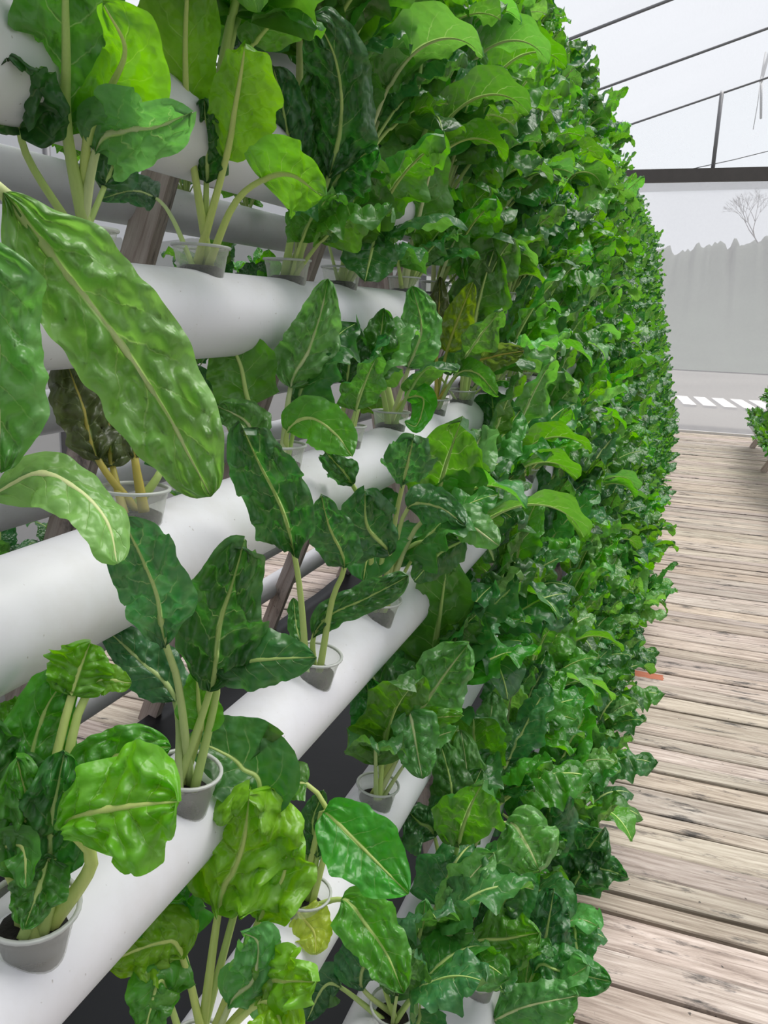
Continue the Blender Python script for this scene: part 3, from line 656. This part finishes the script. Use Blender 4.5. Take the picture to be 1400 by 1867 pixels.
H('D', 1.20, 'dark chard plant at centre with broad leaves drooping right', [
 L_(pts=[(690, 1085), (698, 1010), (705, 1000), (670, 960), (665, 895)], b=2, w=130, tone='dark', k=-.14, seed=68, sty='norm', kind='oval'),
 L_(pts=[(705, 1085), (720, 1000), (745, 925), (800, 925), (850, 960)], b=2, w=70, tone='blue', k=-.06, seed=69, sty='norm'),
 L_(pts=[(715, 1085), (740, 1000), (840, 985), (800, 1010), (755, 1060)], b=2, w=80, tone='dark', k=-.04, seed=70, sty='smooth'),
 L_(pts=[(715, 1085), (760, 960), (830, 945), (910, 995)], b=2, w=70, tone='pale', k=-.06, seed=71, sty='smooth'),
 L_(pts=[(700, 1085), (720, 950), (735, 880), (755, 795)], b=2, w=95, tone='blue', k=-.16, seed=72, sty='savoy'),
 L_(pts=[(680, 1085), (672, 960), (640, 880), (590, 820)], b=2, w=55, tone='dark', k=-.16, seed=73, sty='savoy')], cuplabel='clear cup at centre under the drooping dark leaves')
H('E', .885, 'chard plant with an old yellow-green leaf hanging down over the white pipe', [
 L_(pts=[(560, 1645), (545, 1665), (572, 1700), (575, 1740)], b=1, w=85, tone='yellow', k=-.05, seed=74, sty='smooth', label='yellow-green wilted leaf'),
 L_(pts=[(585, 1665), (578, 1560), (570, 1500), (590, 1440)], b=1, w=55, tone='dark', k=.0, seed=75, sty='norm'),
 L_(pts=[(575, 1665), (560, 1580), (545, 1530), (520, 1480)], b=1, w=70, tone='dark', k=.02, seed=113, sty='savoy'),
 L_(pts=[(580, 1665), (600, 1500), (560, 1430), (500, 1440)], b=2, w=70, tone='fresh', k=-.03, seed=76, sty='smooth', roll=25),
 L_(pts=[(585, 1665), (582, 1500), (590, 1480), (635, 1520), (690, 1575), (745, 1630)], b=2, w=135, tone='fresh', k=-.08, seed=77, sty='smooth', kind='oval', nu=25, label='large smooth oval leaf with a pale midrib'),
 L_(pts=[(595, 1665), (625, 1640), (670, 1690), (705, 1740), (735, 1810)], b=1, w=105, tone='fresh', k=-.05, seed=78, sty='norm')], cuplabel='black-mouthed cup with the yellow wilted leaf beside it')
H('E', 1.17, 'chard plant in a tilted clear cup right of centre', [
 L_(pts=[(690, 1440), (690, 1350), (682, 1310), (665, 1230)], b=1, w=85, tone='mid', k=-.03, seed=79, sty='norm', kind='oval'),
 L_(pts=[(710, 1440), (735, 1335), (745, 1295), (770, 1420)], b=2, w=85, tone='pale', k=-.06, seed=80, sty='norm'),
 L_(pts=[(715, 1440), (760, 1310), (800, 1245), (855, 1172)], b=1, w=120, tone='pale', k=-.03, seed=81, sty='savoy', nu=25),
 L_(pts=[(695, 1440), (690, 1280), (660, 1190), (615, 1120)], b=1, w=85, tone='dark', k=.06, seed=82, sty='norm'),
 L_(pts=[(715, 1440), (750, 1330), (790, 1310), (845, 1305)], b=1, w=45, tone='fresh', k=-.06, seed=83, sty='ruffle')], cuplabel='tall clear cup right of centre, dark medium showing')
H('F', 1.0, 'dark bluish chard plant at the bottom below the big oval leaf', [
 L_(pts=[(650, 1870), (660, 1800), (670, 1740), (680, 1690)], b=1, w=110, tone='blue', k=-.02, seed=84, sty='norm'),
 L_(pts=[(640, 1870), (620, 1800), (590, 1800), (560, 1860)], b=1, w=80, tone='dark', k=0, seed=85, sty='smooth'),
 L_(pts=[(660, 1870), (700, 1790), (730, 1770), (735, 1690)], b=1, w=90, tone='dark', k=-.0, seed=86, sty='norm')], filler=3)
H('F', 1.33, 'chard plant with long stalks in a clear cup, third pipe from the deck', [
 L_(pts=[(828, 1615), (825, 1510), (822, 1430), (800, 1345)], b=1, w=80, tone='mid', k=-.0, seed=87, sty='norm'),
 L_(pts=[(840, 1615), (850, 1500), (850, 1400), (840, 1330)], b=1, w=75, tone='pale', k=.03, seed=88, sty='norm'),
 L_(pts=[(855, 1615), (880, 1520), (930, 1500), (960, 1540), (985, 1590)], b=2, w=125, tone='pale', k=-.08, seed=89, sty='savoy', kind='oval'),
 L_(pts=[(820, 1615), (790, 1520), (765, 1500), (745, 1480)], b=1, w=110, tone='dark', k=-.02, seed=90, sty='norm'),
 L_(pts=[(845, 1615), (855, 1590), (830, 1590), (790, 1640)], b=2, w=55, tone='fresh', k=-.06, seed=91, sty='savoy')], cuplabel='clear cup with three long stalks on the third pipe')
H('F', 1.12, 'chard plant with pale folded leaves at the bottom, third pipe from the deck', [
 L_(pts=[(760, 1830), (765, 1760), (770, 1700), (775, 1640)], b=1, w=65, tone='pale', k=-.03, seed=92, sty='smooth'),
 L_(pts=[(770, 1830), (770, 1740), (800, 1710), (865, 1700)], b=1, w=75, tone='pale', k=-.05, seed=93, sty='smooth'),
 L_(pts=[(775, 1830), (810, 1770), (840, 1740), (880, 1765)], b=1, w=65, tone='fresh', k=-.06, seed=94, sty='norm'),
 L_(pts=[(745, 1860), (765, 1840), (760, 1880), (770, 1930)], b=1, w=100, tone='blue', k=-.1, seed=95, sty='smooth')], filler=1, cuplabel='clear cup at the bottom edge crowded with yellow stalks')
H('G', 1.36, 'chard plant with one wide bright leaf over the second pipe from the deck', [
 L_(pts=[(860, 1795), (845, 1740), (870, 1715), (920, 1712), (985, 1700)], b=2, w=110, tone='fresh', k=-.05, seed=96, sty='norm', kind='oval'),
 L_(pts=[(855, 1795), (860, 1700), (875, 1650), (880, 1600)], b=1, w=30, tone='dark', k=.0, seed=97, sty='savoy'),
 L_(pts=[(880, 1795), (890, 1790), (905, 1790), (912, 1780)], b=1, w=35, tone='dark', k=.0, seed=98, sty='savoy')], cuplabel='dark cup sunk in the second pipe near the bottom edge')
H('G', 1.65, 'chard plant with broad dark leaf over a dark cup near the walkway', [
 L_(pts=[(920, 1640), (960, 1560), (940, 1590), (950, 1660), (960, 1720)], b=2, w=125, tone='dark', k=-.06, seed=99, sty='norm', kind='oval'),
 L_(pts=[(930, 1640), (960, 1560), (1000, 1480), (1010, 1400)], b=1, w=110, tone='dark', k=-.04, seed=100, sty='savoy')], filler=3, cuplabel='dark-mouthed cup near the walkway on the second pipe')
H('H', 1.40, 'chard plant nearest the walkway at the bottom with a pale leaf lying out flat', [
 L_(pts=[(930, 1880), (945, 1840), (900, 1860), (960, 1835), (1055, 1815)], b=2, w=75, tone='pale', k=-.08, seed=101, sty='norm', kind='strap'),
 L_(pts=[(960, 1850), (975, 1770), (1020, 1770), (1115, 1790)], b=1, w=90, tone='mid', k=-.05, seed=102, sty='norm'),
 L_(pts=[(965, 1850), (985, 1750), (1000, 1680), (1010, 1620)], b=1, w=90, tone='dark', k=0, seed=103, sty='savoy')], filler=2)
H('H', 1.72, 'dark chard plant by the walkway whose leaves overhang the planks', [
 L_(pts=[(1020, 1680), (1040, 1620), (1065, 1560), (1100, 1510)], b=1, w=110, tone='dark', k=-.02, seed=104, sty='savoy'),
 L_(pts=[(1015, 1680), (1040, 1690), (1050, 1720), (1060, 1780)], b=1, w=80, tone='mid', k=-.05, seed=105, sty='norm'),
 L_(pts=[(1020, 1680), (1060, 1590), (1100, 1585), (1145, 1600)], b=1, w=60, tone='dark', k=-.05, seed=106, sty='ruffle')], filler=3)
used = {}
for hi, (row, Y, label, leaves, filler, cl, xx) in enumerate(HERO):
    x, z, th = hole(row)
    p = empty('chard_plant', (x, Y, z)); tag(p, label, 'plant')
    zd = depth_at(x, Y, z + .03); nl = len(leaves)
    for li, lf in enumerate(leaves):
        base = None
        if Y > .42 or row == 'D':
            dx = ray(*lf['pts'][1]) @ np.array([0, 1, 0]) * zd - Y; a = li * 2.4 + hi
            base = np.array([x + .010 * math.cos(a), Y + .010 * math.sin(a) + max(-.010, min(.010, dx * .2)), z + .004])
        hero_leaf(p, z0=zd, base=base, **lf)
    filler += (4 if row in 'BEFGH' else 2) if Y > 1.1 else 0
    if filler: add_rand_leaves(p, random.Random(hi), rand_leaves(random.Random(hi + 50), filler, 1.0, 1.0))
    if Y < 6:
        if cl == 'clear': cl = 'clear plastic cup holding the ' + ' '.join(label.split()[:9])
        c = cup(x, Y, z, cl, tilt=th * .3)
        if row == 'G': 
            for ch in c.children: ch.color = (.1, .1, .1, 1)
    used.setdefault(row, []).append(Y)
# ------------------------------------------------------------------ the rest of the plants
rq = random.Random(21)
ADJ = ['broad-leaved', 'crinkled dark green', 'loose light green', 'upright bushy', 'small drooping', 'deep green glossy', 'ragged mid-green', 'dense ruffled']
ORDN = ['first', 'second', 'third', 'fourth', 'fifth', 'sixth', 'seventh', 'eighth', 'ninth', 'tenth', 'eleventh', 'twelfth', 'thirteenth', 'fourteenth', 'fifteenth', 'sixteenth', 'seventeenth', 'eighteenth', 'nineteenth', 'twentieth']
def plant_joined(r, n, lo=False, size=1.0, outward=.6):
    """one mesh: leaves and stalks"""
    GV, GF, GU, GM = [], [], [], []
    for pi, az, ti, s, tone in rand_leaves(r, n, outward, size):
        (bv, bf, bu), (sv, sf) = PRG[pi] if lo else PRGM[pi]
        m = np.array(Matrix.Translation((.01 * math.cos(az), .01 * math.sin(az), 0)) @ rotm(az, ti, s))
        for (v, f, u, k) in ((bv, bf, bu, 0), (sv, sf, None, 1)):
            a = np.array(v) @ m[:3, :3].T + m[:3, 3]; q = len(GV); GV += list(a)
            GF += [tuple(i + q for i in t) for t in f]; GU += list(u) if u is not None else [(.5, .5)] * len(v); GM += [k] * len(f)
    return GV, GF, GU, GM
PRGM = [proto(*sp, seed=i * 1.7 + .5, nv=16, nu=9, twist=((i * 37) % 7 - 3) * .16, npet=4) for i, sp in enumerate(specs)]
M_stalk2 = simple('far_stalk', (.36, .5, .14), .5)
MIDM = []
for k in range(12):
    V, F, U, G_ = plant_joined(random.Random(300 + k), 15, size=1.10, outward=.7)
    me = mesh('chard_plant', V, F, M_leaf, U); me.materials.append(M_stalk2); me.polygons.foreach_set('material_index', G_); MIDM.append(me)
count = len(HERO); NEAR, MIDY = 3.9, 6.2
FAR = []
for row in ROWS:
    x, zt, th = hole(row); us = used.get(row, [])
    Y = max(us) + .26 if us else {'K': .75, 'J': 1.0, 'I': 1.3, 'A': .62}.get(row, .8)
    Y = {'A': .72, 'K': .5, 'J': .55, 'I': .6}.get(row, Y)
    k = len(us); szr = .82 if row in 'IJ' else .86 if row in 'FGH' else 1.0
    while Y < 13.1:
        yy = Y + rq.uniform(-.03, .03); k += 1
        if Y < NEAR:
            tn = ORDN[min(k - 1, 19)]
            p = empty('chard_plant', (x, yy, zt)); adj = ADJ[rq.randrange(8)]
            tag(p, '%s chard plant, %s from the camera on the %s grow pipe%s' % (adj, tn, ORD[row], '' if row in 'HI' else ' up'), 'plant')
            r = random.Random(int(Y * 100) + ord(row)); add_rand_leaves(p, r, rand_leaves(r, rq.choice([9, 10, 12]), 85 / 100, 1.14 * szr)); count += 1
            if row not in 'IJKA' or Y < 2: cup(x, yy, zt, 'clear plastic cup, %s from the camera on the %s grow pipe%s' % (tn, ORD[row], '' if row in 'HI' else ' up'), tilt=th * .3)
        elif Y < MIDY and count < 272:
            o = obj('chard_plant', MIDM[rq.randrange(12)], None, (x, yy, zt)); o.rotation_euler = (rq.uniform(-.1, .1), rq.uniform(-.05, .2), rq.uniform(-.7, .7))
            s = rq.uniform(.88, 1.12) * szr; o.scale = (s, s, s); t_ = rq.choice(['dark', 'mid', 'mid', 'fresh', 'blue', 'pale']); o.color = jit(TONES[t_], rq, .10); count += 1
            tag(o, 'green chard plant in the dense middle stretch of the %s grow pipe%s' % (ORD[row], '' if row in 'HI' else ' up'), 'plant', 'chard plants in the middle stretch of the %s pipe' % ORD[row])
        else: FAR.append((x, yy, zt, szr))
        Y += .26
# plants on the far-side pipes, seen through the gaps
for bi, (x, z) in enumerate(BACK[:8]):
    Y = 1.3 if bi > 1 else 2.2
    while Y < 3.3 and count < 300:
        if rq.random() < .5:
            o = obj('chard_plant', MIDM[rq.randrange(12)], None, (x, Y + rq.uniform(-.04, .04), z + R0 - .01)); o.rotation_euler = (0, 0, math.pi + rq.uniform(-.8, .8)); s = rq.uniform(.5, .72); o.scale = (s, s, s)
            o.color = jit(TONES[rq.choice(['mid', 'fresh', 'dark'])], rq, .1); count += 1
            tag(o, 'small green plant seen through the gaps on the far side of the rack', 'plant', 'plants on the far side of the rack')
        Y += .34
# right-hand rack plants: few are in view
for ri, (x, z) in enumerate(RR):
    Y = 8.6
    while Y < 12.6:
        if ri < 2 and count < 300:
            o = obj('chard_plant', MIDM[rq.randrange(12)], None, (x, Y, z + R0 - .01)); o.rotation_euler = (0, 0, math.pi + rq.uniform(-.8, .8)); s = rq.uniform(.75, .95); o.scale = (s, s, s)
            o.color = jit(TONES[rq.choice(['mid', 'fresh', 'dark'])], rq, .1); count += 1
            tag(o, 'chard plant on the right-hand rack at the edge of the walkway', 'plant', 'chard plants on the right-hand rack')
        Y += .3
# everything farther: one mesh of foliage
LO = [plant_joined(random.Random(500 + k), 14, lo=True, size=1.02, outward=.6) for k in range(8)]
LO = [(np.array(v), f, u, m) for v, f, u, m in LO]
batches = {}
GV, GF, GU, GM = [], [], [], []
for (x, yy, zt, szr) in FAR:
    v, f, u, m = LO[rq.randrange(8)]; a = rq.uniform(-.8, .8); s = rq.uniform(.85, 1.1) * szr
    Rm = np.array([[math.cos(a), -math.sin(a), 0], [math.sin(a), math.cos(a), 0], [0, 0, 1]]) * s
    q = len(GV); GV += list(v @ Rm.T + np.array([x, yy, zt])); GF += [tuple(i + q for i in t) for t in f]; GU += list(u); GM += m
me = mesh('chard_foliage', GV, GF, M_leaf, GU); me.materials.append(M_stalk2); me.polygons.foreach_set('material_index', GM)
o = obj('chard_foliage', me, color=(.045, .175, .032, 1)); tag(o, 'dense wall of chard foliage receding along the rack to the far end', 'plants', kind='stuff')
print('PLANTS', count, 'far', len(FAR), 'objects', len(bpy.data.objects))
